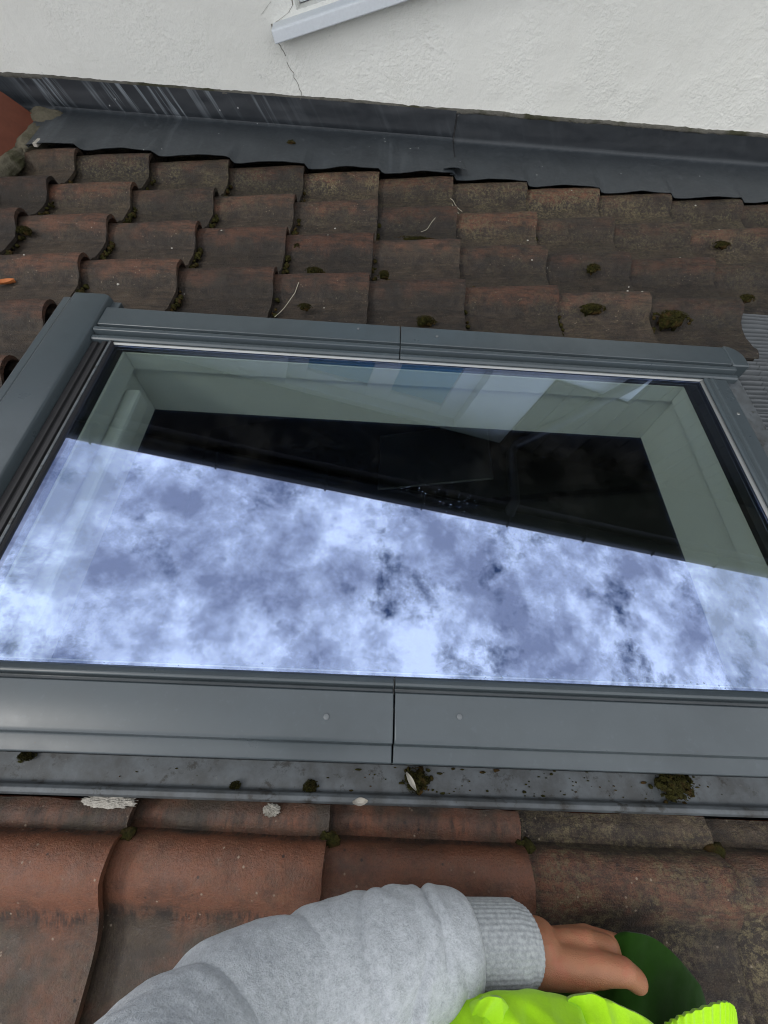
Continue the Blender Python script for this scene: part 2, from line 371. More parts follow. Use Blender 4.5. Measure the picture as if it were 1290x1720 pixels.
SCREW = mat_simple('grey_screw_cap', (.10, .112, .118), .45, .5, .1, 200)
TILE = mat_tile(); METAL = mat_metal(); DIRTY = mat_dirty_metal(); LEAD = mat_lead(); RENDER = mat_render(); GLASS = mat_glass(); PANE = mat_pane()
FLEECE = mat_fleece(); RIB = mat_rib(); SKIN = mat_skin(); HIVIS = mat_hivis(); MOSS = mat_moss()
GREEN = mat_simple('dark_green_cloth', (.012, .042, .004), .95, .05, .25, 120, .3, .001, Sheen_Weight=.1)
RUBBER = mat_simple('black_rubber', (.012, .012, .013), .55, .4, .3, 60)
SILVER = mat_simple('bare_aluminium', (.30, .31, .30), .42, .5, .1, 40, Metallic=.9)
WHITE = mat_simple('white_interior_paint', (.83, .83, .79), .55, .35, .03, 6)
UPVC = mat_simple('white_plastic', (.72, .75, .77), .35, .5, .06, 60, .1, .0005)
SILLM = mat_simple('white_sill_paint', (.62, .66, .69), .5, .4, .10, 120, .25, .0008)
SOFFIT = mat_simple('dark_brown_soffit', (.022, .017, .014), .7, .3, .3, 12)
DARKPLASTIC = mat_simple('black_plastic', (.015, .015, .016), .4, .5, .2, 20)
PLEAT = mat_simple('pleated_grey_lead', (.055, .062, .067), .45, .45, .35, 30, .2, .001)
MORTAR = mat_mortar('grey_mortar', (.05, .046, .032), (.17, .155, .115))
FILLET = mat_mortar('weathered_mortar_fillet', (.075, .072, .062), (.16, .155, .135), 90)
PALEM = mat_mortar('pale_mortar', (.33, .31, .27), (.5, .48, .43), 120)
RIDGE = mat_simple('orange_terracotta', (.13, .040, .022), .75, .3, .25, 30, .4, .003)
UNDER = mat_simple('black_underlay', (.012, .012, .012), .9, .2, .3, 20)
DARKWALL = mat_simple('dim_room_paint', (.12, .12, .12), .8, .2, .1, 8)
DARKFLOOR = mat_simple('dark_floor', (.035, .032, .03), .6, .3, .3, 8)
STEEL = mat_simple('brushed_steel', (.30, .31, .32), .5, .5, .1, 60, Metallic=1.0)
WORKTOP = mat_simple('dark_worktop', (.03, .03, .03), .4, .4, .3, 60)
GRASSG = mat_simple('garden_ground', (.07, .085, .04), .95, .1, .4, 3)
ROOFSL = mat_simple('upper_roof_tile', (.10, .055, .04), .85, .2, .3, 18)
LEAFM = mat_simple('dry_leaf', (.38, .13, .04), .7, .3, .35, 90)
STRAW = mat_simple('straw', (.40, .38, .30), .8, .2, .2, 80)
CRACK = mat_simple('dark_crack', (.22, .21, .185), .95, .05, .3, 90)
BLUEPAPER = mat_simple('pale_chip', (.34, .33, .29), .8, .2, .1, 50)

# ------------------------------------------------------------------ ground and the rooms below
V, F = grid_slab(2, 2, lambda u, v: ((u - .5) * 900, (v - .5) * 900, -3.6), .3)
tag(part('ground', V, F, GRASSG, roof=False), kind='structure')
tz = lambda x, z: -x * math.tan(PITCH) + z / math.cos(PITCH)     # world height of the roof plane z at world x
def sloped_box(x0, x1, y0, y1, zb, ztop):
    V = [(x0, y0, zb), (x1, y0, zb), (x1, y1, zb), (x0, y1, zb), (x0, y0, tz(x0, ztop)), (x1, y0, tz(x1, ztop)), (x1, y1, tz(x1, ztop)), (x0, y1, tz(x0, ztop))]
    return V, [(0, 3, 2, 1), (4, 5, 6, 7), (0, 1, 5, 4), (1, 2, 6, 5), (2, 3, 7, 6), (3, 0, 4, 7)]
ext = thing('extension', 'rendered extension below the tiled roof', 'building', (.5, -1.4, -3.6), False)
XL, XR, YN, YF = -2.6, 2.9, -3.0, .262
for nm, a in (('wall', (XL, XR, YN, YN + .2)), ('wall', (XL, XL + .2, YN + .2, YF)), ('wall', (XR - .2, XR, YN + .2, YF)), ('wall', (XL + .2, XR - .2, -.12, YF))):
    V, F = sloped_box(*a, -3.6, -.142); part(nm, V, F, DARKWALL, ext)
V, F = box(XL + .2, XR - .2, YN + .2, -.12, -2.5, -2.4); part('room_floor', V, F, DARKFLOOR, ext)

# ------------------------------------------------------------------ roof deck with the window opening
G, W = .255, .2032
def deck():
    X = [-1.36, -.70, .87, 2.6]; Y = [-2.75, -1.76, -.86, .262]; parts = []
    for i in range(3):
        for j in range(3):
            if (i, j) == (1, 1): continue
            parts.append(box(X[i] + .0005, X[i + 1] - .0005, Y[j] + .0005, Y[j + 1] - .0005, -.14, -.085))
    return join(*parts)
V, F = deck()
roof = part('roof', V, F, UNDER); tag(roof, kind='structure')
V, F = extrude_y([(-1.362, -.085), (-1.362, -.14), (-2.6, -.14 - 1.24 * math.tan(2 * PITCH)), (-2.6, -.085 - 1.24 * math.tan(2 * PITCH))], -2.75, .262)
part('far_slope', V, F, ROOFSL, roof)

# ------------------------------------------------------------------ roof tiles
PROF = [(-.033, -.030), (-.0325, -.022), (-.029, -.012), (-.022, -.0045), (-.012, -.0008), (0, 0), (.012, -.0020), (.022, -.0068), (.031, -.0140), (.040, -.0225),
        (.049, -.0300), (.058, -.0352), (.068, -.0380), (.085, -.0395), (.105, -.0400), (.125, -.0398), (.142, -.0385), (.150, -.0350), (.156, -.0325), (.166, -.0325), (.172, -.0350), (.186, -.0395)]
TH, LAP, TILT = .0125, .05, .0250 / .255
def tile_mesh(seed, nx=9, cut=None, ox=0, oy=0, red=None):
    """tile about its lower end on the roll; x from -(G+LAP) to 0. cut: (axis, value, keep_sign) in roof frame"""
    rnd = random.Random(seed); so = seed * 3.17
    L = G + LAP; V = []; hump = []
    k = len(PROF)
    bow = rnd.uniform(-.0015, .0015)
    for lay in (0, 1):
        for i in range(nx + 1):
            u = i / nx; uu = u ** .8 if u < 1 else 1
            for j, (s, z) in enumerate(PROF):
                xx = -L + L * uu
                if i == nx: xx += .0022 * fbm(j * .6, so, 1.7) * (1 if lay == 0 else .6)
                zz = z + xx * TILT + bow * math.sin(math.pi * uu)
                yy = -s + .0012 * fbm(xx * 14, s * 22, so)
                zz += .0011 * fbm(xx * 22, s * 22, so + 5) + .0008 * noise.noise(Vector((xx * 70, s * 70, so)))
                if i == nx and lay == 0: zz -= .0020; 
                if lay == 1: zz -= TH; yy += (.004 if j == 0 else 0)
                V.append(Vector((xx, yy, zz))); hump.append(max(0, min(1, (z + .040) / .034)))
    n = (nx + 1) * k; F = []
    q = lambda l, i, j: l * n + i * k + j
    for i in range(nx):
        for j in range(k - 1):
            F.append((q(0, i, j), q(0, i, j + 1), q(0, i + 1, j + 1), q(0, i + 1, j))); F.append((q(1, i, j), q(1, i + 1, j), q(1, i + 1, j + 1), q(1, i, j + 1)))
        F.append((q(0, i, 0), q(0, i + 1, 0), q(1, i + 1, 0), q(1, i, 0))); F.append((q(0, i, k - 1), q(1, i, k - 1), q(1, i + 1, k - 1), q(0, i + 1, k - 1)))
    for j in range(k - 1):
        F.append((q(0, 0, j), q(1, 0, j), q(1, 0, j + 1), q(0, 0, j + 1))); F.append((q(0, nx, j), q(0, nx, j + 1), q(1, nx, j + 1), q(1, nx, j)))
    me = bpy.data.meshes.new('roof_tile'); bm = bmesh.new()
    hl = bm.verts.layers.float.new('hump'); cl = bm.faces.layers.float.new('cut')
    vs_ = [bm.verts.new(v) for v in V]
    for v, h in zip(vs_, hump): v[hl] = h
    for f in F: bm.faces.new([vs_[i] for i in f])
    if cut:
        ax, val, sgn = cut
        co = Vector((val - ox if ax == 0 else 0, val - oy if ax == 1 else 0, 0))
        no = Vector((1, 0, 0)) if ax == 0 else Vector((0, 1, -.55 * sgn * -1 if False else 0))
        if ax == 1 and sgn > 0: no = Vector((0, 1, .9)).normalized(); co.z = -.037
        r = bmesh.ops.bisect_plane(bm, geom=bm.verts[:] + bm.edges[:] + bm.faces[:], dist=1e-5, plane_co=co, plane_no=no * sgn, clear_inner=True)
        ed = [e_ for e_ in r['geom_cut'] if isinstance(e_, bmesh.types.BMEdge)]
        if ed:
            # jagged sawn edge with a face of its own
            for v in {v for e_ in ed for v in e_.verts}:
                d = .0032 * fbm(v.co.x * 28, v.co.y * 28, so + 9) + .0010 * rnd.uniform(-1, 1)
                v.co[ax] += d
            old = set(bm.faces)
            bmesh.ops.contextual_create(bm, geom=ed)
            for f in bm.faces:
                if f not in old: f[cl] = 1.0
    if len(bm.faces) == 0: bm.free(); return None
    bmesh.ops.recalc_face_normals(bm, faces=bm.faces)
    bm.to_mesh(me); bm.free()
    me.polygons.foreach_set('use_smooth', [True] * len(me.polygons)); me.set_sharp_from_angle(angle=R_(42))
    me.materials.append(TILE); return me
VAR = [tile_mesh(s) for s in range(1, 9)]
trand = random.Random(11)
HOLE = (-.692, .862, -1.775, -.792)     # x0 x1 y0 y1 kept clear of tiles
for j in range(-1, 14):
    for i in range(0, 15):
        lx, ly = (i - 4) * G, -W * j - (.016 if j >= 9 else .008 if j == 8 else 0)
        jx, jy, jz = trand.gauss(0, .0022), trand.gauss(0, .0016), trand.uniform(0, .0022)
        rz = trand.gauss(0, .45)
        x0, x1, y1, y0 = lx - G, lx, ly + .033, ly - .172
        me = None
        if y0 > HOLE[3] - .02 or y1 < HOLE[2] or x1 < HOLE[0] - .04 or x0 > HOLE[1] + .14: me = VAR[trand.randrange(8)]
        elif j == 3: me = tile_mesh(100 + i, cut=(1, HOLE[3] + trand.uniform(-.004, .004), 1), ox=lx, oy=ly)
        elif j == 8 and x1 > HOLE[0] - .04 and x0 < HOLE[1] + .1: me = tile_mesh(140 + i, cut=(1, HOLE[2] + trand.uniform(-.002, .001), -1), ox=lx, oy=ly)
        if i >= 10 and 4 <= j <= 8: me = VAR[trand.randrange(8)]
        if i == 9 and 3 <= j <= 8: continue
        if me is None: continue
        if i == 0 and j == -1: continue
        o = bpy.data.objects.new('roof_tile', me); scene.collection.objects.link(o); o.parent = roof
        o.location = (lx + jx, ly + jy, jz); o.rotation_euler = (0, 0, R_(rz))
        if j >= 8: o.color = (trand.uniform(.74, .92) if i <= 5 else trand.uniform(.50, .62), trand.uniform(.30, .46) if i <= 5 else trand.uniform(.45, .55), .12 if i <= 5 else .85, 1)
        else:
            lich = {-1: .8, 0: .95, 1: .35}.get(j, .12) * (1.0 if i >= 1 else .3)
            if i >= 6: lich = max(lich, trand.uniform(.3, .7))
            o.color = (trand.uniform(.30, .58), trand.choice([.0, .06, .16, .26, .34, .42]) + trand.uniform(0, .06), lich, 1)

# ridge tiles along the top of the roof, bedded in mortar
def ridge_tile(y0, y1, k):
    prof = [(-1.205, -.020), (-1.222, .006), (-1.300, .066), (-1.330, .082), (-1.360, .088), (-1.390, .082), (-1.420, .066), (-1.498, .0), (-1.515, -.020)]
    inner = [(-1.36 + (x_ + 1.36) * .87, -.018 + (z_ + .018) * .85) for x_, z_ in prof][::-1]
    return extrude_y(prof + inner, y0, y1)
for k, (y0, y1) in enumerate(((-.16, .205), (-.475, -.165), (-.79, -.48), (-1.105, -.795), (-1.42, -1.11), (-1.735, -1.425), (-2.05, -1.74), (-2.365, -2.055))):
    V, F = ridge_tile(y0, y1, k)
    part('ridge_tile', V, F, RIDGE, roof, smooth=40)
def lump(c, r, seed, amp=.35, n=3, squash=1, freq=None):
    bm = bmesh.new(); bmesh.ops.create_icosphere(bm, subdivisions=n, radius=1)
    V = []
    fr = freq or 1.6
    for v in bm.verts:
        d = 1 + amp * fbm(v.co.x * fr + seed, v.co.y * fr, v.co.z * fr, 5)
        V.append((c[0] + v.co.x * r[0] * d, c[1] + v.co.y * r[1] * d, c[2] + v.co.z * r[2] * d * squash))
    F = [tuple(v.index for v in f.verts) for f in bm.faces]; bm.free(); return V, F
V, F = join(lump((-1.195, .215, -.012), (.075, .05, .040), 3, .16, 4, freq=2.6), lump((-1.205, .10, -.022), (.048, .13, .030), 5, .2, 4, freq=2.6), lump((-1.21, -.12, -.026), (.034, .15, .026), 8, .2, 4, freq=2.6))
part('mortar_bed', V, F, MORTAR, roof, smooth=60)
V, F = lump((-1.24, -.05, -.03), (.045, .30, .028), 15, .45, 4)
part('mortar_bed', V, F, MORTAR, roof, smooth=60)

# ------------------------------------------------------------------ rendered house above the roof
YW = .2706
house = thing('house', 'white rendered house wall rising above the tiled roof', 'house', (0, YW, -3.6), False)
VS = 1.43                                # soffit height, set low so the dark eaves cover the wall's reflection
HW = (-.19, .98, .36, 1.39)
X = [-5, HW[0], HW[1], 1.9]; Z = [-3.6, HW[2], HW[3], VS + .3]
V, F = join(*[box(X[i], X[i + 1], YW, YW + .22, Z[j], Z[j + 1]) for i in range(3) for j in range(3) if (i, j) != (1, 1)])
me_w = part('wall', V, F, RENDER, house)
bm = bmesh.new(); bm.from_mesh(me_w.data); bmesh.ops.remove_doubles(bm, verts=bm.verts, dist=1e-5)
seen = {}
for f in list(bm.faces):
    k_ = tuple(round(c, 4) for c in f.calc_center_median()); seen.setdefault(k_, []).append(f)
bmesh.ops.delete(bm, geom=[f for l_ in seen.values() if len(l_) > 1 for f in l_], context='FACES'); bm.to_mesh(me_w.data); bm.free()
cl = []
for k in range(30):                      # unseen dark boards, added to blacken the wall's reflection in the glass
    part('added_board', *box(1.9005 + k * .14, 1.9005 + k * .14 + .136, YW + .10, YW + .13, -3.6, VS + .29), SOFFIT, house)
for k in range(4):  # more added boards, darkening the upper wall where the glass mirrors it
    part('added_board', *box(1.3605 + k * .135, 1.3605 + k * .135 + .131, YW - .022, YW - .001, .80, VS - .001), SOFFIT, house)
# sill
V, F = extrude_x([(YW - .052, .314), (YW - .052, .343), (YW - .046, .346), (YW + .10, .362), (YW + .10, .330), (YW - .03, .318), (YW - .04, .314)], -.274, 1.06, 1)
part('sill', V, F, SILLM, house, bevel=.003)
# window frame with two lights
win = []
y0, y1 = YW + .075, YW + .135
for a in ((-.19, -.07, .362, 1.39), (.32, .476, .362, 1.39), (.848, .98, .362, 1.39)): win.append(box(a[0], a[1], y0, y1, a[2], a[3]))
for a in ((-.07, .32), (.476, .848)):
    win.append(box(a[0], a[1], y0 + .001, y1, 1.31, 1.389)); win.append(box(a[0], a[1], y0 + .001, y1, .363, .44))
V, F = join(*win); fr = part('window_frame', V, F, UPVC, house, bevel=.004)
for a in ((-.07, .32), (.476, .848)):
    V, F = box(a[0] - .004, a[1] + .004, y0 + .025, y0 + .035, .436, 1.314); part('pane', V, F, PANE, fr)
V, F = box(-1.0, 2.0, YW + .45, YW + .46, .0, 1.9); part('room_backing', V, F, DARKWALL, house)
# eaves
V, F = box(-5, 6, YW - .49, YW, VS, VS + .018); part('soffit', V, F, SOFFIT, house)
V, F = box(-5, 6, YW - .515, YW - .49, VS - .012, VS + .17); part('fascia', V, F, SOFFIT, house)
gp = [(YW - .571 + .055 * math.cos(R_(a)), VS + .10 + .058 * math.sin(R_(a))) for a in range(180, 361, 15)]
gi = [(YW - .571 + .050 * math.cos(R_(a)), VS + .10 + .053 * math.sin(R_(a))) for a in range(360, 179, -15)]
V, F = extrude_x(gp + gi, -5, 6, 1); part('gutter', V, F, DARKPLASTIC, house, smooth=35)
bgx = -4.8
while bgx < 6:
    prof = [(YW - .571 + .061 * math.cos(R_(a)), VS + .103 + .063 * math.sin(R_(a))) for a in range(180, 361, 20)]
    V, F = tube([(bgx, y, z) for y, z in prof], .006, 6); part('gutter_bracket', V, F, DARKPLASTIC, house); bgx += .62
V, F = extrude_x([(YW - .56, VS + .19), (YW - .56, VS + .205), (YW + 3, VS + 1.85), (YW + 3, VS + 1.835)], -5.1, 6.1); part('roof_slope', V, F, ROOFSL, house)
pp = [(1.40, YW - .56, VS + .06), (1.40, YW - .50, VS - .02), (1.405, YW - .12, VS - .05), (1.43, YW - .062, VS - .09), (1.60, YW - .062, 1.02), (1.76, YW - .062, .62), (1.77, YW - .062, .55), (1.77, YW - .062, -.3)]
V, F = tube(pp, .036, 14); part('downpipe', V, F, DARKPLASTIC, house, smooth=50)
for zc_ in (.35, .05):
    V, F = box(1.72, 1.82, YW - .10, YW + .0, zc_ - .015, zc_ + .015); part('pipe_clip', V, F, DARKPLASTIC, house)
# cracks in the render beside the sill
def crack(pts, w, name='crack'):
    Vt, Ft = [], []
    for k, (h, v) in enumerate(pts):
        ww = w * (.5 + .5 * random.random()); Vt += [(h - ww, YW - .0012, v), (h + ww, YW - .0012, v + .001), (h + ww, YW + .004, v + .001), (h - ww, YW + .004, v)]
    for k in range(len(pts) - 1):
        for q in range(4): Ft.append((4 * k + q, 4 * k + (q + 1) % 4, 4 * k + 4 + (q + 1) % 4, 4 * k + 4 + q))
    part(name, Vt, Ft, CRACK, house)
def wiggle(a, b, n, amp):
    return [(a[0] + (b[0] - a[0]) * t / n + random.uniform(-amp, amp), a[1] + (b[1] - a[1]) * t / n) for t in range(n + 1)]
crack(wiggle((-.276, .312), (-.262, .275), 6, .002), .0016)
crack(wiggle((-.279, .350), (-.276, .312), 4, .001), .0022)
crack(wiggle((-.262, .262), (-.235, .122), 14, .005), .0009)
crack([(-.279, .348), (-.255, .352), (-.235, .356), (-.215, .361), (-.197, .372), (-.193, .40), (-.192, .45)], .002)
crack(wiggle((-.30, .375), (-.262, .392), 5, .002), .0008)

# ------------------------------------------------------------------ lead flashing
def tile_z(x, y):                        # height of the tiles' upper face
    s = -y; j = math.floor((s + .033) / W); s -= j * W
    fx = (x / G) - math.floor(x / G); fx = fx - 1 if fx > 0 else 0
    for a, b in zip(PROF, PROF[1:]):
        if a[0] <= s <= b[0]: z = a[1] + (b[1] - a[1]) * (s - a[0]) / (b[0] - a[0]); break
    else: z = PROF[-1][1]
    return z + fx * G * TILT
lead = thing('lead_flashing', 'dark lead flashing dressed along the foot of the white wall', 'flashing', (0, YW, 0))
def edge_y(x): return .010 + .006 * math.sin(x * 5.1) + .006 * fbm(x * 7, 2.2, 0) - .05 * max(0, -(x + 1.0))
def ease(t): return t * t * (3 - 2 * t)
def edge_z(x):                           # dressed loosely over the rolls, stepping at each course
    f = (x / G) - math.floor(x / G)
    step = -.0150 * (1 - ease(min(1, max(0, (f - .06) / .6)))) if f > .06 else -.0150 * ease(max(0, f / .06))
    return .0025 + step + .0022 * fbm(x * 13, 5.2, 0)
def sheet(x0, x1, lift, name='lead_sheet', label=None):
    n = max(8, int((x1 - x0) / .012)); m_ = 22
    def top(u, v):
        x = x0 + (x1 - x0) * u
        if v < .5:                       # apron
            t = v / .5; y = edge_y(x) + (YW - .020 - edge_y(x)) * t
            z = edge_z(x) * (1 - ease(min(1, t * 1.6))) + .006 * ease(min(1, t * 1.6)) + .0025 * fbm(x * 4, y * 4, 1.5) * math.sin(math.pi * t) + .004 * ease(max(0, (t - .5) * 2))
            return (x, y, z + lift)
        t = (v - .5) / .5
        if t < .25: w = t / .25 * math.pi / 2; return (x, YW - .020 + .014 * math.sin(w), .010 + lift + .014 * (1 - math.cos(w)))
        t = (t - .25) / .75
        return (x, YW - .006 + .003 * t - lift * .6 + .0022 * fbm(x * 5, t * 2, 7) - .001, .024 + lift + .068 * t)
    V, F = grid_slab(n, m_, top, .0022, (0, -.45, .9))
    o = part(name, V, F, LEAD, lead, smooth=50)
    if label: o['label'] = label
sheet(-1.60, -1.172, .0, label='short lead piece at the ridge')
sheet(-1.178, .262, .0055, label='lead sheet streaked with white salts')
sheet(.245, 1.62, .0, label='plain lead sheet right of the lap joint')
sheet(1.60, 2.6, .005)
# folded tongue at the lap
V, F = grid_slab(8, 6, lambda u, v: (.235 + .05 * u + .014 * (1 - v) * (u - .5) * 2, .030 + .105 * v, .011 + .006 * math.sin(u * 3.1) * (1 - v) + edge_z(.25) * (1 - v)), .002)
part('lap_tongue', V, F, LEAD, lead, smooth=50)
V, F = tube([(.2635, .045, .009), (.2635, .12, .0095), (.2640, YW - .035, .0115), (.2645, YW - .016, .018), (.2650, YW - .008, .035), (.2655, YW - .007, .088)], .0022, 8)
part('lap_shade_strip', V, F, RUBBER, lead, smooth=60)  # thin dark strip standing in for the shade line of the lap
# mortar fillet above
def fil(u, v):
    x = -1.6 + 4.2 * u; w = v * math.pi
    r = .0065 * (1 + .45 * fbm(x * 30, v * 2, 3) + .3 * fbm(x * 90, v * 3, 1))
    return (x, YW + .002 - r * 1.15 * math.sin(w), .095 + .0025 * fbm(x * 4, 0, 9) - .0078 * math.cos(w) * (1 + .3 * fbm(x * 40, v, 2)))
V, F = grid_slab(420, 6, fil, .002, (0, -1, 0)); part('mortar_fillet', V, F, FILLET, lead, smooth=60)

# ------------------------------------------------------------------ roof window
rw = thing('roof_window', 'grey framed roof window whose glass mirrors a cloudy sky', 'roof window', (.08, -1.3, -.085))
ZG = .034
GX0, GX1, GY0, GY1 = -.524, .745, -1.620, -.980
FAR = [(-.872, -.08), (-.872, .039), (-.878, .045), (-.934, .045), (-.9365, .034), (-.9425, .034), (-.944, .045), (-.948, .048), (-.956, .047), (-.9585, .034), (-.9645, .034), (-.966, .0415), (-.974, .0415), (-.978, .0385), (-.9785, .027), (-.93, .02), (-.93, -.08)]
NEAR = [(-1.6215, .027), (-1.6215, .0385), (-1.625, .0440), (-1.631, .0475), (-1.6345, .0465), (-1.6360, .0340), (-1.6412, .0340), (-1.6425, .0450), (-1.697, .0455), (-1.7025, .0425), (-1.7035, .030), (-1.706, .0285), (-1.7235, .0255), (-1.7245, .022), (-1.7245, -.024), (-1.67, -.024), (-1.67, .02)]
SEAM = .079
for prof, a, b, nm in ((FAR, -.573, SEAM - .001, 'side_cladding'), (FAR, SEAM + .001, .826, 'side_cladding'), (NEAR, -.640, SEAM - .001, 'side_cladding'), (NEAR, SEAM + .001, .826, 'side_cladding')):
    V, F = extrude_x(prof, a, b)
    part(nm, V, F, METAL, rw, bevel=.0012, smooth=35)
# rounded far corner cap
cap = []
for k in range(9):
    w = R_(90 * k / 8); cap.append((.8275 + .038 * math.sin(w), -.912 + .040 * math.cos(w)))
cap = [(.8275, -.872)] + cap[1:] + [(.8655, -.9385), (.8275, -.9385)]
n = len(cap); V = [(x, y, .0455) for x, y in cap] + [(x + (.004 if x > .83 else 0), y + (.003 if y > -.93 else 0), -.06) for x, y in cap]
F = [tuple(range(n)), tuple(range(n, 2 * n))[::-1]] + [(i, (i + 1) % n, n + (i + 1) % n, n + i) for i in range(n)]
part('corner_cap', V, F, METAL, rw, bevel=.003, smooth=35)
# top hood (left in the picture)
HOOD = [(-.688, -.08), (-.688, .034), (-.684, .039), (-.667, .040), (-.664, .0365), (-.660, .0365), (-.657, .047), (-.652, .052), (-.586, .053), (-.578, .049), (-.5745, .040), (-.5735, .030), (-.62, .02), (-.62, -.08)]
V, F = extrude_y(HOOD, -1.80, -.842); part('top_hood', V, F, METAL, rw, bevel=.002, smooth=35)
V, F = box(-.588, -.556, -.868, -.845, -.04, .036); part('hood_tab', V, F, METAL, rw, bevel=.002)
# dark stepped seal between hood and glass
LS = [(-.5725, .026), (-.5725, .034), (-.560, .0345), (-.5585, .030), (-.551, .030), (-.5495, .0365), (-.541, .0375), (-.5395, .033), (-.534, .0335), (-.5325, .0395), (-.526, .0395), (-.524, .0365), (-.522, .0300), (-.522, .020), (-.54, .016), (-.5725, .016)]
V, F = extrude_y(LS, GY0 - .001, GY1 + .001); part('top_seal', V, F, RUBBER, rw, bevel=.0006)
V, F = extrude_y([(-.5318, .0398), (-.5275, .0398), (-.5275, .0415), (-.5318, .0415)], GY0, GY1); part('seal_trim', V, F, DIRTY, rw)
# thin bright trim round the glass
V, F = extrude_x([(GY1 - .0005, ZG + .0012), (GY1 - .0005, ZG + .0040), (GY1 - .004, ZG + .0046), (GY1 - .0065, ZG + .0012)], GX0, GX1); part('glazing_trim', V, F, SILVER, rw)
V, F = extrude_y([(GX1 - .001, ZG + .0012), (GX1 - .001, ZG + .0046), (GX1 - .004, ZG + .0046), (GX1 - .0065, ZG + .0012)], GY0, GY1 - .0075); part('glazing_trim', V, F, SILVER, rw)
# bottom rail (right)
BR = [(.7455, .016), (.7455, .040), (.748, .0425), (.754, .0425), (.756, .0395), (.759, .0395), (.761, .0435), (.766, .0445), (.769, .0405), (.772, .0400), (.798, .0385), (.804, .030), (.806, -.02), (.77, -.02), (.77, .012)]
V, F = extrude_y(BR, -1.640, -.981); part('bottom_rail', V, F, METAL, rw, bevel=.001, smooth=35)
V, F = extrude_y([(.807, -.03), (.807, .014), (.811, .017), (.862, .013), (.872, .004), (.874, -.04)], -1.80, -.9395); part('bottom_flange', V, F, DIRTY, rw, bevel=.002)
# side gutters of the flashing kit
NG = [(-1.7255, -.060), (-1.7255, -.0300), (-1.757, -.0305), (-1.7590, -.0290), (-1.7605, -.0200), (-1.7640, -.0165), (-1.7690, -.0170), (-1.7720, -.0220), (-1.7720, -.060)]
V, F = extrude_x(NG, -.80, .90, 1); part('flashing_gutter', V, F, DIRTY, rw, bevel=.0008, smooth=50)
V, F = extrude_x([(-.8715, -.082), (-.8715, -.066), (-.80, -.066), (-.797, -.055), (-.792, -.055), (-.792, -.082)], -.68, .86); part('flashing_gutter', V, F, DIRTY, rw)
# pleated apron below the window
def apron(x0, x1, y0, y1, lift):
    def ap(u, v):
        y = y0 + (y1 - y0) * v; x = x0 + (x1 - x0) * u
        z = .35 * tile_z(1.10, y) - .022 + lift + .0060 * math.sin(y * 2 * math.pi / .0150 + .6 * fbm(x * 9, y * 3, 1)) + .003 * fbm(x * 8, y * 8, 4)
        return (x, y, z)
    V, F = grid_slab(12, int((y1 - y0) / .0016), ap, .0015); part('pleated_apron', V, F, PLEAT, rw, smooth=60)
apron(.8745, 1.011, -2.06, -.803, -.020)
apron(1.012, 1.26, -2.06, -.585, -.020)
# screws
for c, mt in ((P(548, 1204, .0462), SCREW), (P(772, 1204, .0462), SCREW), (P(602, 552, .0456), SCREW), (P(734, 565, .0456), SCREW)):
    V, F = disc(c, random.uniform(.0030, .0036), .0016); part('screw', V, F, mt, rw, smooth=40)
V, F = disc(P(1240, 695, .0395), .0036, .002); part('screw', V, F, SILVER, rw, smooth=40)
V, F = disc(P(54, 605, .0375), .003, .004); part('screw', V, F, DIRTY, rw, smooth=40)
# glass
V, F = box(GX0, GX1, GY0, GY1, ZG - .004, ZG); part('glass', V, F, GLASS, rw)
# dark spacer under the edge of the glass
sp = [box(GX0, GX0 + .010, GY0, GY1, ZG - .016, ZG - .0055), box(GX1 - .030, GX1, GY0, GY1, ZG - .016, ZG - .0055), box(GX0 + .011, GX1 - .031, GY1 - .006, GY1, ZG - .016, ZG - .0055), box(GX0 + .011, GX1 - .031, GY0, GY0 + .004, ZG - .016, ZG - .0055)]
V, F = join(*sp); part('spacer', V, F, RUBBER, rw)
# inner frame and white lining
IX0, IX1, IY0, IY1 = -.510, .716, -1.612, -.987
for a in ((IX0 - .03, IX0, IY0 - .03, IY1 + .03), (IX1, IX1 + .03, IY0 - .03, IY1 + .03), (IX0 + .0005, IX1 - .0005, IY1, IY1 + .03), (IX0 + .0005, IX1 - .0005, IY0 - .03, IY0)):
    V, F = box(*a, -.028, ZG - .0165); part('inner_frame', V, F, WHITE, rw, bevel=.002)
LX0, LX1, LY0, LY1 = -.524, .728, -1.622, -.978
for a in ((LX0 - .03, LX0, LY0 - .03, LY1 + .03), (LX1, LX1 + .03, LY0 - .03, LY1 + .03), (LX0 + .0005, LX1 - .0005, LY1, LY1 + .03), (LX0 + .0005, LX1 - .0005, LY0 - .03, LY0)):
    V, F = box(*a, -.165, -.029); part('lining', V, F, WHITE, rw, bevel=.002)
V, F = box(-.5235, -.490, LY0 + .004, LY1 - .05, -.095, -.045); part('blind_rail', V, F, WHITE, rw, bevel=.008)
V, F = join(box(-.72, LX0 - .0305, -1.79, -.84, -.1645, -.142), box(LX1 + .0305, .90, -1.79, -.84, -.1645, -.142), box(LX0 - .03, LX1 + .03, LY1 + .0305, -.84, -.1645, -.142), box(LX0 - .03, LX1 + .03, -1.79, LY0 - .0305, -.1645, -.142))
part('ceiling_trim', V, F, DARKWALL, rw)

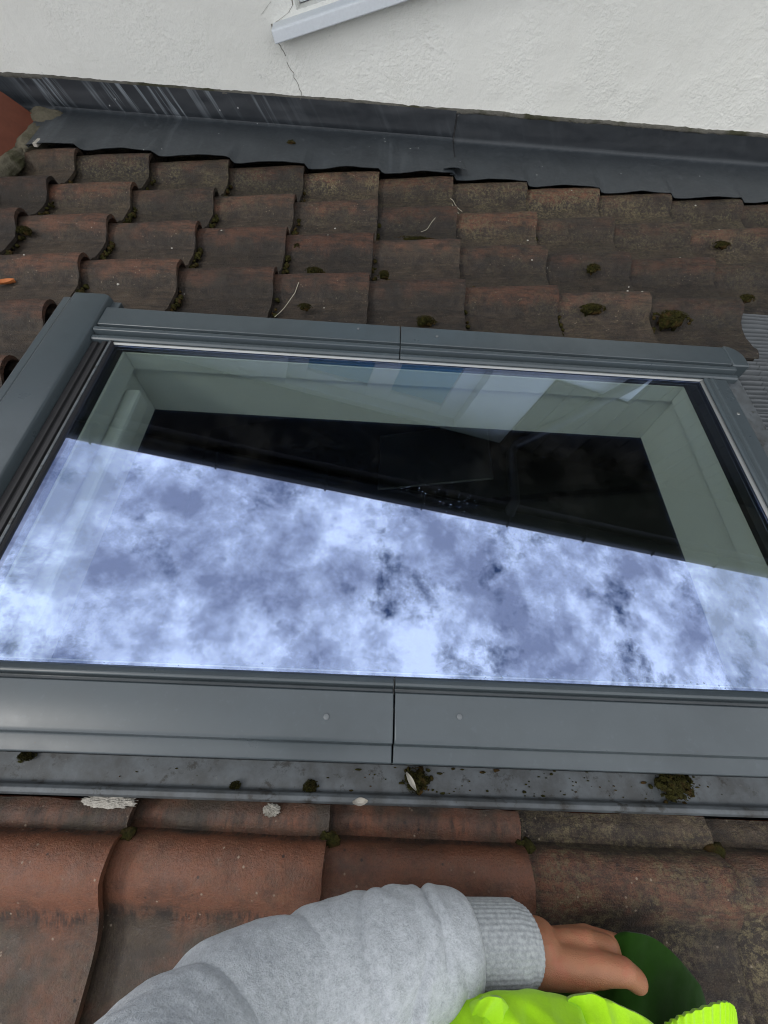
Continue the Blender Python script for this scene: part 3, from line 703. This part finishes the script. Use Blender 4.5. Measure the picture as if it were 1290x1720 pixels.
# things in the dim room under the window
sink = thing('kitchen_sink', 'steel kitchen sink on a worktop seen dimly through the glass', 'sink', (.1, -.45, -1.1), False)
def wpt(x, y, z): q = ROT @ Vector((x, y, z)); return q
c0 = wpt(.31, -.5, -.9)
V, F = join(box(c0.x - .26, c0.x + .26, -.66, -.34, c0.z, c0.z + .006), box(c0.x - .26, c0.x - .25, -.66, -.34, c0.z + .006, c0.z + .012), box(c0.x + .25, c0.x + .26, -.66, -.34, c0.z + .006, c0.z + .012), box(c0.x - .25, c0.x + .25, -.66, -.65, c0.z + .006, c0.z + .012), box(c0.x - .25, c0.x + .25, -.35, -.34, c0.z + .006, c0.z + .012)); part('basin', V, F, STEEL, sink, bevel=.003)
V, F = tube([(c0.x + .05, -.33, c0.z), (c0.x + .05, -.33, c0.z + .2), (c0.x + .05, -.36, c0.z + .25), (c0.x + .05, -.44, c0.z + .24), (c0.x + .05, -.46, c0.z + .18)], .011, 10); part('tap', V, F, STEEL, sink, smooth=50)
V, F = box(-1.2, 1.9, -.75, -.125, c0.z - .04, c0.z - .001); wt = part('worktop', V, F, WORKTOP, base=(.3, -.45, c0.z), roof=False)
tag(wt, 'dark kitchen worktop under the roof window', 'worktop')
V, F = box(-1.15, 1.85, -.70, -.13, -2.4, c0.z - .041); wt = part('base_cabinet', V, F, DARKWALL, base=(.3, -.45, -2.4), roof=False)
tag(wt, 'dim kitchen cabinet run below the worktop', 'cabinet')

# ------------------------------------------------------------------ moss, leaves, bits
def moss(c, r, seed, name='moss_clump'):
    rr = random.Random(seed); parts = []
    for _ in range(14):
        a, b = rr.uniform(0, 6.283), rr.uniform(0, 1) ** .6 * .75; s_ = rr.uniform(.22, .5) * (1.1 - b * .6)
        parts.append(lump((c[0] + r[0] * b * math.cos(a), c[1] + r[1] * b * math.sin(a), c[2] - r[2] * .5), (r[0] * s_, r[1] * s_ * 1.2, r[2] * rr.uniform(.6, 1.2)), rr.uniform(0, 99), .7, 2))
    for _ in range(70):
        a, b = rr.uniform(0, 6.283), min(1.2, abs(rr.gauss(.6, .45)))
        q = (c[0] + r[0] * b * math.cos(a), c[1] + r[1] * b * math.sin(a), c[2] + r[2] * max(0, 1 - b * b) ** .5 * .8 - .25 * r[2])
        s_ = rr.uniform(.07, .2) * min(r[0], r[1]); parts.append(lump(q, (s_ * rr.uniform(.7, 1.8), s_ * rr.uniform(.7, 1.8), s_ * rr.uniform(.7, 1.6)), rr.uniform(0, 99), .7, 1))
    for _ in range(260):                 # fine leafy tips
        a, b = rr.uniform(0, 6.283), rr.uniform(0, 1.1) ** .5
        q = Vector((c[0] + r[0] * b * math.cos(a), c[1] + r[1] * b * math.sin(a), c[2] + r[2] * max(0, 1 - b * b) ** .5 * .8))
        d = Vector((rr.gauss(0, .6), rr.gauss(0, .6), 1)).normalized() * rr.uniform(.0015, .0045); w = d.orthogonal().normalized() * .0007; w2 = d.cross(w).normalized() * .0007
        parts.append(([q + w, q - w * .5 + w2, q - w * .5 - w2, q + d], [(0, 1, 3), (1, 2, 3), (2, 0, 3)]))
    return join(*parts)
def moss_thing(px, py, z, r, seed, label, group=None):
    c = P(px, py, z); V, F = moss(c, r, seed)
    o = part('moss_clump', V, F, MOSS, base=(c.x, c.y, c.z - r[2]), fix=False, smooth=70); tag(o, label, 'moss', group)
moss_thing(1130, 1320, -.024, (.026, .019, .014), 1, 'large dark moss clump in the window gutter at right')
moss_thing(700, 1310, -.026, (.017, .015, .008), 2, 'brown moss pad in the window gutter below the seam')
moss_thing(521, 1322, -.027, (.009, .008, .006), 3, 'small dark moss tuft in the gutter left of the seam')
moss_thing(45, 1270, -.027, (.010, .005, .005), 4, 'dark moss tuft under the lip at far left of the gutter')
moss_thing(395, 1320, -.027, (.006, .005, .004), 5, 'tiny moss speck in the left half of the gutter')
moss_thing(1130, 533, -.022, (.045, .022, .018), 6, 'biggest moss cushion on the upper tiles, near the right corner of the window')
moss_thing(998, 518, -.026, (.032, .014, .012), 7, 'green moss patch on the tile left of the biggest cushion')
moss_thing(997, 450, -.018, (.019, .013, .010), 8, 'round moss ball on a tile one row above the green patch')
moss_thing(715, 538, -.032, (.024, .012, .012), 9, 'brown moss hump at the cut tile edge above the window seam')
moss_thing(512, 515, -.034, (.017, .010, .006), 10, 'bright green flat moss bit on a dark tile above the window')
moss_thing(528, 455, -.030, (.024, .010, .010), 11, 'oval brown moss lump on a tile in the fourth row')
moss_thing(645, 461, -.030, (.014, .012, .010), 12, 'dark moss lump tucked beside the middle tile joint')
moss_thing(1213, 410, -.026, (.026, .010, .008), 13, 'dark red moss cluster on a tile at the far right')
moss_thing(40, 386, -.030, (.019, .010, .009), 14, 'dark moss knob on a tile near the left edge')
moss_thing(702, 401, -.034, (.060, .006, .006), 15, 'thin strip of moss in the row joint right of the middle')
moss_thing(500, 332 + 80, -.034, (.012, .010, .006), 16, 'moss tuft in the joint left of the middle column')
moss_thing(1255, 500, -.004, (.020, .010, .008), 17, 'dark moss on the top edge of the pleated apron')
# moss packed into the tile joints: nobody could count it
rr = random.Random(5); parts = []
for (i, j, n) in ((0, 0, 3), (0, 1, 10), (0, 2, 5), (1, 0, 4), (1, 1, 14), (1, 2, 14), (1, 3, 8), (2, 0, 4), (2, 1, 10), (2, 2, 13), (2, 3, 9), (3, 1, 9), (3, 2, 12), (3, 3, 3), (4, 1, 7), (4, 2, 6), (5, 3, 3), (6, 3, 8), (6, 1, 4), (7, 3, 5), (3, 0, 3), (8, 2, 4), (3, 8, 4), (4, 8, 12), (5, 8, 8), (6, 8, 6), (2, 8, 4)):
    for _ in range(n * 2):
        t = rr.uniform(.045, .165); x = (i - 4) * G + rr.uniform(.001, .013); y = -W * j - t
        if j == 8: x = (i - 4) * G + rr.uniform(-.004, .012); y = -W * 9 + .017 + rr.uniform(-.004, .006)
        z = -.052 + rr.uniform(-.002, .004) if j != 8 else -.034
        s_ = rr.uniform(.003, .0085); parts.append(lump((x, y, z), (s_, s_, s_ * .9), rr.uniform(0, 99), .6, 1))
for (i, j, n) in ((1, 1, 8), (2, 2, 9), (4, 1, 6), (5, 2, 6), (3, 3, 7), (5, 1, 8), (0, 1, 6), (7, 2, 5), (8, 1, 6), (6, 2, 4)):      # along the rolls
    cx = (i - 4) * G - rr.uniform(.05, .2)
    for _ in range(n):
        s_ = rr.uniform(.002, .0045); parts.append(lump((cx + rr.gauss(0, .03), -W * (j + 1) + .036 + rr.uniform(0, .006), -.036), (s_ * 1.6, s_, s_), rr.uniform(0, 99), .5, 1))
V, F = join(*parts)
tag(part('joint_moss', V, F, MOSS, fix=False, smooth=70), 'dark moss filling the joints between the roof tiles', 'moss', kind='stuff')
# fine litter lying in the window gutter and on the tiles
parts = []
for _ in range(110):
    px = rr.choice([rr.gauss(720, 60), rr.gauss(1130, 70), rr.gauss(930, 50), rr.uniform(0, 1290)]); py = rr.uniform(1275, 1322) + px * .02
    c = P(px, py, -.0298); s_ = rr.choice([rr.uniform(.0004, .0010), rr.uniform(.0004, .0022)])
    parts.append(lump(c, (s_ * rr.uniform(1, 3), s_, s_), rr.uniform(0, 99), .5, 1))
V, F = join(*parts); tag(part('gutter_litter', V, F, MOSS, fix=False), 'specks of dirt scattered in the grey window gutter', 'litter', kind='stuff')
parts = []
for _ in range(34):
    px, py = rr.uniform(20, 1260), rr.uniform(300, 530); q = P(px, py, -.03); z = tile_z(q.x, q.y); c = (q.x, q.y, z + .0015); s_ = rr.uniform(.0012, .0028)
    parts.append(lump(c, (s_ * 1.3, s_, s_ * .8), rr.uniform(0, 99), .5, 1))
V, F = join(*parts); tag(part('pale_litter', V, F, BLUEPAPER, fix=False), 'pale chips of grit lying on the upper tiles', 'litter', kind='stuff')
# rain drops left on the glass
parts = []
for _ in range(34):
    px = rr.gauss(745, 40); q = P(px, 836 + (px - 745) * .28 + rr.gauss(0, 13), ZG); s_ = rr.uniform(.0003, .0009); parts.append(lump((q.x, q.y, ZG + .0002), (s_ * 1.2, s_, s_ * .5), rr.uniform(0, 99), .2, 2))
for _ in range(40):
    q = P(rr.uniform(150, 1200), rr.uniform(1085, 1120) + 0, ZG); s_ = rr.uniform(.0005, .0014)
    if q.y > GY0 + .003: parts.append(lump((q.x, GY0 + .002 + abs(rr.gauss(0, .004)), ZG + .0003), (s_ * 1.2, s_, s_ * .6), rr.uniform(0, 99), .3, 1))
WATER = M('water'); WATER = WATER.set((.9, .95, 1.0), .0, spec=.5, Transmission_Weight=1.0, IOR=1.33)
V, F = join(*parts); tag(part('water_drops', V, F, WATER, fix=False, smooth=60), 'small rain drops clustered on the roof window glass', 'water', kind='stuff')
# single bits
def leaf(c, l, w, ang, mat, name, label, cat, tilt=.2):
    ca, sa = math.cos(ang), math.sin(ang)
    def top(u, v):
        a = (u - .5) * l; b = (v - .5) * w * math.sin(math.pi * (.06 + .88 * u)); return (c[0] + a * ca - b * sa, c[1] + a * sa + b * ca, c[2] + tilt * w * (abs(v - .5) * 2) ** 2 + .15 * l * (u - .5) ** 2)
    V, F = grid_slab(10, 4, top, .0006); tag(part(name, V, F, mat, base=c, smooth=60), label, cat)
q = P(4, 467, -.036); leaf((q.x, q.y, tile_z(q.x, q.y) + .004), .045, .018, .35, LEAFM, 'fallen_leaf', 'orange dry leaf on a tile at the left edge', 'leaf', .5)
q = P(690, 1312, -.014); leaf(q, .024, .007, -1.0, BLUEPAPER, 'dry_petal', 'pale curled petal on the brown moss in the gutter', 'petal', .6)
q = P(605, 1346, -.0135); leaf(q, .020, .009, .1, PALEM, 'paper_scrap', 'pale scrap lying on the gutter edge bead', 'scrap', .5)
q = P(62, 236, .006); V, F = box(q.x - .006, q.x + .006, q.y - .022, q.y + .018, -.004, .006)
o = part('mortar_chip', V, F, PALEM, base=(q.x, q.y, 0)); tag(o, 'small white chip at the end of the lead by the ridge mortar', 'chip')
q = P(489, 239, .012); V, F = lump(q, (.014, .011, .006), 77, .6, 3); tag(part('debris_lump', V, F, MOSS, base=q, smooth=60), 'dark lump of debris on the lead apron', 'debris')
for k, (a, b, lab) in enumerate((((757, 331), (778, 349), 'upper pale straw across the middle tile joint'), ((760, 340), (777, 356), 'lower pale straw across the middle tile joint'), ((708, 383), (731, 372), 'short pale straw lying alone on a tile'), ((460, 526), (503, 480), 'thin bent twig on the dark tile above the window'))):
    A, B = P(*a, -.03), P(*b, -.03); pts = []
    for t in range(7):
        q = A.lerp(B, t / 6); pts.append((q.x + .003 * math.sin(t), q.y, max(tile_z(q.x, q.y), -.045) + .004))
    V, F = tube(pts, .0008, 6); tag(part('straw', V, F, STRAW, base=pts[3], smooth=60), lab, 'straw')
# pale mortar smears on the cut tiles in front
for k, (px, py, rx, lab) in enumerate(((180, 1347, .030, 'thick pale mortar smear on the cut tile at left'), (455, 1361, .010, 'thin pale mortar smear on the second cut tile'))):
    q = P(px, py, -.030); V, F = lump((q.x, q.y, -.0345), (rx, .0065, .0040), 30 + k, .45, 5, freq=5.5)
    tag(part('mortar_smear', V, F, PALEM, base=q, smooth=60), lab, 'mortar')

# ------------------------------------------------------------------ the person's arm
person = thing('person', 'outstretched arm in grey sweatshirt with yellow jacket at lower edge', 'person', (.1, -1.95, -.03))
def catmull(pts, n):
    out = []
    for i in range(len(pts) - 1):
        p0, p1, p2, p3 = (pts[max(0, min(len(pts) - 1, i + d))] for d in (-1, 0, 1, 2))
        for s in range(n):
            t = s / n; out.append([.5 * ((2 * b) + (-a + c) * t + (2 * a - 5 * b + 4 * c - d) * t * t + (-a + 3 * b - 3 * c + d) * t ** 3) for a, b, c, d in zip(p0, p1, p2, p3)])
    out.append(list(pts[-1])); return out
def loft(path, k, rfun, cap0=True, cap1=True, flat=1.0):
    V, F, n = [], [], len(path); up = Vector((0, 0, 1))
    for i, q in enumerate(path):
        p = Vector(q[:3]); a, b = Vector(path[max(0, i - 1)][:3]), Vector(path[min(n - 1, i + 1)][:3])
        t = (b - a).normalized(); s = t.cross(up).normalized(); u = s.cross(t)
        for j in range(k):
            w = 2 * math.pi * j / k; r = q[3] * rfun(i / (n - 1), w, i, j)
            V.append(p + s * (r * math.cos(w)) + u * (r * math.sin(w) * flat))
    for i in range(n - 1):
        for j in range(k): F.append((i * k + j, i * k + (j + 1) % k, (i + 1) * k + (j + 1) % k, (i + 1) * k + j))
    if cap0: F.append(tuple(range(k))[::-1])
    if cap1: F.append(tuple((n - 1) * k + j for j in range(k)))
    return V, F
def PP(px, py, z, r): q = P(px, py, z); return (q.x, q.y, q.z, r)
ARM = [PP(20, 2760, .335, .012), PP(25, 2735, .332, .045), PP(32, 2690, .325, .070), PP(44, 2600, .312, .084), PP(60, 2500, .30, .088), PP(130, 2200, .25, .084), PP(230, 1965, .19, .080), PP(340, 1806, .140, .072), PP(432, 1714, .108, .064), PP(522, 1657, .086, .0560), PP(625, 1617, .072, .0530), PP(708, 1601, .060, .0505), PP(760, 1593, .053, .0475), PP(786, 1590, .049, .0415)]
path = catmull(ARM, 40)
def resample(pth, n):
    acc = [0]
    for a, b in zip(pth, pth[1:]): acc.append(acc[-1] + (Vector(b[:3]) - Vector(a[:3])).length)
    out, k = [], 0
    for i in range(n + 1):
        t = acc[-1] * i / n
        while k < len(acc) - 2 and acc[k + 1] < t: k += 1
        f = (t - acc[k]) / max(1e-9, acc[k + 1] - acc[k]); out.append([a + (b - a) * f for a, b in zip(pth[k], pth[k + 1])])
    return out
path = resample(path, 420)
CREASE = [(.972, .085, .006, .020, .3), (.945, .060, .006, .030, 1.2), (.915, .10, .008, .030, .1), (.880, .055, .006, .040, 2.0), (.850, .085, .009, .045, .6), (.805, .060, .008, .05, 1.5), (.765, .075, .011, .05, .2), (.715, .050, .010, .06, .9), (.66, .060, .013, .06, 2.2), (.60, .045, .012, .07, .4), (.54, .05, .014, .08, 1.1)]
def folds(u, w, i, j):
    d = 0
    for c, amp, wid, sl, ph in CREASE:   # sharp valleys between soft swells
        cc = c + sl * 1.1 * math.sin(w * .8 + ph * 2.1) + .03 * noise.noise(Vector((w * 1.1 + c * 20, c * 9, 0)))
        wid *= 1.5; a_ = 1.35 * amp * max(0, .45 + .75 * math.sin(w * 1.0 + ph * 3 + 1.2) + .3 * noise.noise(Vector((w * 1.7, c * 31, 2))))
        x_ = (u - cc) / wid
        d -= a_ * math.exp(-abs(x_)) ; d += .55 * a_ * math.exp(-((x_ - 2.0) / 1.6) ** 2) + .35 * a_ * math.exp(-((x_ + 2.2) / 1.8) ** 2)
    d += .045 * fbm(u * 7, math.cos(w) * 1.1, math.sin(w) * 1.1, 3) + .016 * fbm(u * 26, math.cos(w) * 3, math.sin(w) * 3, 3)
    if u > .985: d -= .10 * ((u - .985) / .015) ** 2
    return 1 + d
V, F = loft(path, 120, folds); part('sleeve', V, F, FLEECE, person, smooth=70)
CUFF = [PP(758, 1592, .050, .0365), PP(772, 1590, .049, .0380), PP(805, 1588, .046, .0372), PP(845, 1587, .043, .0368), PP(864, 1587, .0415, .0364), PP(872, 1587, .0410, .0345), PP(869, 1587, .0410, .0315), PP(850, 1587, .042, .030)]
V, F = loft(catmull(CUFF, 8), 288, lambda u, w, i, j: 1 + .008 * math.cos(w * 48) + .012 * fbm(u * 4, math.cos(w), math.sin(w), 2), True, False)
part('cuff', V, F, RIB, person, smooth=80)

# hand and forearm: tapered limbs fused into one surface
def capsule(a, b, r0, r1, k=16, m_=5):
    a, b = Vector(a), Vector(b); t = (b - a).normalized(); s = t.orthogonal().normalized(); u = t.cross(s); V, F = [], []
    rings = [(a - t * r0 * math.cos(R_(q)), r0 * math.sin(R_(q))) for q in (8, 30, 55, 80)] + [(b + t * r1 * math.cos(R_(q)), r1 * math.sin(R_(q))) for q in (80, 55, 30, 8)]
    for c, r in rings:
        for j in range(k): w = 2 * math.pi * j / k; V.append(c + s * (r * math.cos(w)) + u * (r * math.sin(w)))
    for i in range(len(rings) - 1):
        for j in range(k): F.append((i * k + j, i * k + (j + 1) % k, (i + 1) * k + (j + 1) % k, (i + 1) * k + j))
    F.append(tuple(range(k))[::-1]); F.append(tuple((len(rings) - 1) * k + j for j in range(k)))
    return V, F
def chain(pts, rad): return [capsule(a, b, r0, r1) for a, b, r0, r1 in zip(pts, pts[1:], rad, rad[1:])]
H = lambda px, py, z: P(px, py, z)
parts = []
parts += chain([H(660, 1604, .062), H(770, 1594, .047), H(850, 1592, .041), H(905, 1595, .038)], [.030, .0285, .026, .0245])
parts += chain([H(855, 1575, .037), H(905, 1577, .034)], [.019, .019]); parts += chain([H(855, 1612, .042), H(920, 1618, .042)], [.019, .020])
kn = {'index': (H(985, 1583, .038), .0125), 'middle': (H(986, 1576, .020), .0125), 'ring': (H(978, 1576, .004), .0120), 'little': (H(962, 1582, -.010), .0110)}
for nm, (q, r) in kn.items(): parts += chain([H(905, 1595, .030), q], [.018, r])
parts += chain([H(915, 1605, .036), H(980, 1600, .028)], [.020, .015])
parts += chain([kn['index'][0], H(1024, 1590, .027), H(1034, 1612, .008), H(1018, 1626, -.006)], [.0122, .0098, .0088, .0078])
parts += chain([kn['middle'][0], H(1036, 1586, .006), H(1042, 1612, -.012), H(1020, 1630, -.020)], [.0122, .0100, .0088, .0078])
parts += chain([kn['ring'][0], H(1028, 1590, -.012), H(1032, 1614, -.024), H(1012, 1632, -.027)], [.0115, .0095, .0085, .0075])
parts += chain([kn['little'][0], H(1006, 1594, -.020), H(1010, 1616, -.028), H(995, 1630, -.029)], [.0105, .0088, .0078, .0070])
parts += chain([H(915, 1620, .042), H(965, 1626, .049), H(1012, 1627, .053), H(1050, 1632, .050), H(1069, 1647, .042)], [.0195, .0180, .0145, .0122, .0112])
V, F = join(*parts)
hand = part('body', V, F, SKIN, person, fix=False)
md = hand.modifiers.new('fuse', 'REMESH'); md.mode = 'VOXEL'; md.voxel_size = .0022; md.use_smooth_shade = True
md = hand.modifiers.new('soften', 'SMOOTH'); md.factor = .5; md.iterations = 9
# thumbnail
q = H(1073, 1641, .054)
V, F = grid_slab(6, 6, lambda u, v: (q.x + (u - .5) * .010 + .001, q.y + (v - .5) * .010, q.z - .0020 - .004 * (2 * v - 1) ** 2 - .010 * u * u + .001), .0006)

# bunched fluorescent jacket and its dark green inner face
def cloth(name, outline_far, outline_near, zf, zn, nu, nv, bump, mat, thick=.004, parent=person):
    """surface between two edges (lists of pixels with heights), folds pushed along z"""
    def ev(pts, u):
        f = u * (len(pts) - 1); i = min(int(f), len(pts) - 2); t = f - i; p = catmull_pt(pts, i, t); return p
    def catmull_pt(pts, i, t):
        p0, p1, p2, p3 = (pts[max(0, min(len(pts) - 1, i + d))] for d in (-1, 0, 1, 2))
        return [.5 * ((2 * b) + (-a + c) * t + (2 * a - 5 * b + 4 * c - d) * t * t + (-a + 3 * b - 3 * c + d) * t ** 3) for a, b, c, d in zip(p0, p1, p2, p3)]
    A = [tuple(P(*q)) for q in outline_far]; B = [tuple(P(*q)) for q in outline_near]
    def top(u, v):
        a, b = Vector(ev(A, u)), Vector(ev(B, u)); p = a.lerp(b, v); d = bump(u, v); p.z += d; return p
    V, F = grid_slab(nu, nv, top, thick); return part(name, V, F, mat, parent, smooth=80)
def ridged(x, y, z): return 1 - 2 * abs(noise.noise(Vector((x, y, z))))
def jb(u, v):
    arch = .026 * math.sin(math.pi * min(1, v * 1.15)) ** .7 if v < .87 else 0
    return arch + .024 * ridged(u * 8 + v * 2.0, v * 2.2, 1.3) * min(1, .25 + 3 * v) + .009 * ridged(u * 12 - v * 3, v * 4, 4.1) * min(1, 4 * v) + .006 * fbm(u * 5, v * 3, 2)
cloth('jacket', [(690, 1745, .060), (728, 1718, .078), (765, 1690, .088), (812, 1667, .092), (880, 1664, .088), (955, 1674, .074), (1010, 1692, .058), (1060, 1714, .044), (1085, 1728, .032)],
      [(600, 1900, .03), (680, 1900, .04), (760, 1910, .05), (820, 1915, .05), (900, 1915, .05), (980, 1915, .04), (1040, 1910, .03), (1080, 1900, .02), (1110, 1890, .01)], 0, 0, 140, 60, jb, HIVIS)
cloth('jacket_fold', [(778, 1700, .088), (796, 1674, .098), (815, 1662, .104), (834, 1664, .102), (850, 1684, .094), (862, 1726, .08)], [(720, 1830, .06), (750, 1840, .07), (790, 1840, .08), (820, 1840, .08), (845, 1840, .07), (866, 1830, .06)], 0, 0, 50, 30,
      lambda u, v: .010 * math.sin(math.pi * u) + .005 * ridged(u * 4, v * 3, 3), HIVIS)
cloth('jacket_fold', [(950, 1674, .078), (985, 1666, .084), (1030, 1682, .080), (1080, 1706, .068), (1105, 1726, .05)], [(930, 1820, .05), (980, 1830, .06), (1040, 1840, .06), (1090, 1840, .05), (1120, 1840, .03)], 0, 0, 60, 34,
      lambda u, v: .012 * math.sin(math.pi * v) + .006 * ridged(u * 5, v * 3, 8), HIVIS)
def hemb(u, v): return .0011 * math.cos(u * 2 * math.pi * 15) + .010 * math.sin(math.pi * u)
cloth('hem_band', [(1118, 1722, .040), (1150, 1696, .052), (1200, 1676, .056), (1222, 1682, .050), (1236, 1702, .036)], [(1130, 1840, .0), (1160, 1840, .02), (1200, 1840, .03), (1230, 1840, .02), (1250, 1830, .0)], 0, 0, 150, 16, hemb, HIVIS)
cloth('jacket_lining', [(880, 1640, -.022), (960, 1606, .000), (1028, 1576, .016), (1060, 1566, .022), (1105, 1580, .018), (1150, 1622, .004), (1180, 1662, -.012), (1192, 1700, -.024)],
      [(850, 1880, -.02), (920, 1880, .0), (980, 1880, .01), (1020, 1880, .02), (1070, 1880, .02), (1120, 1880, .01), (1160, 1880, -.01), (1185, 1880, -.02)], 0, 0, 60, 30,
      lambda u, v: .004 * fbm(u * 5, v * 4, 3) - .004 * math.sin(math.pi * v), GREEN, .003)
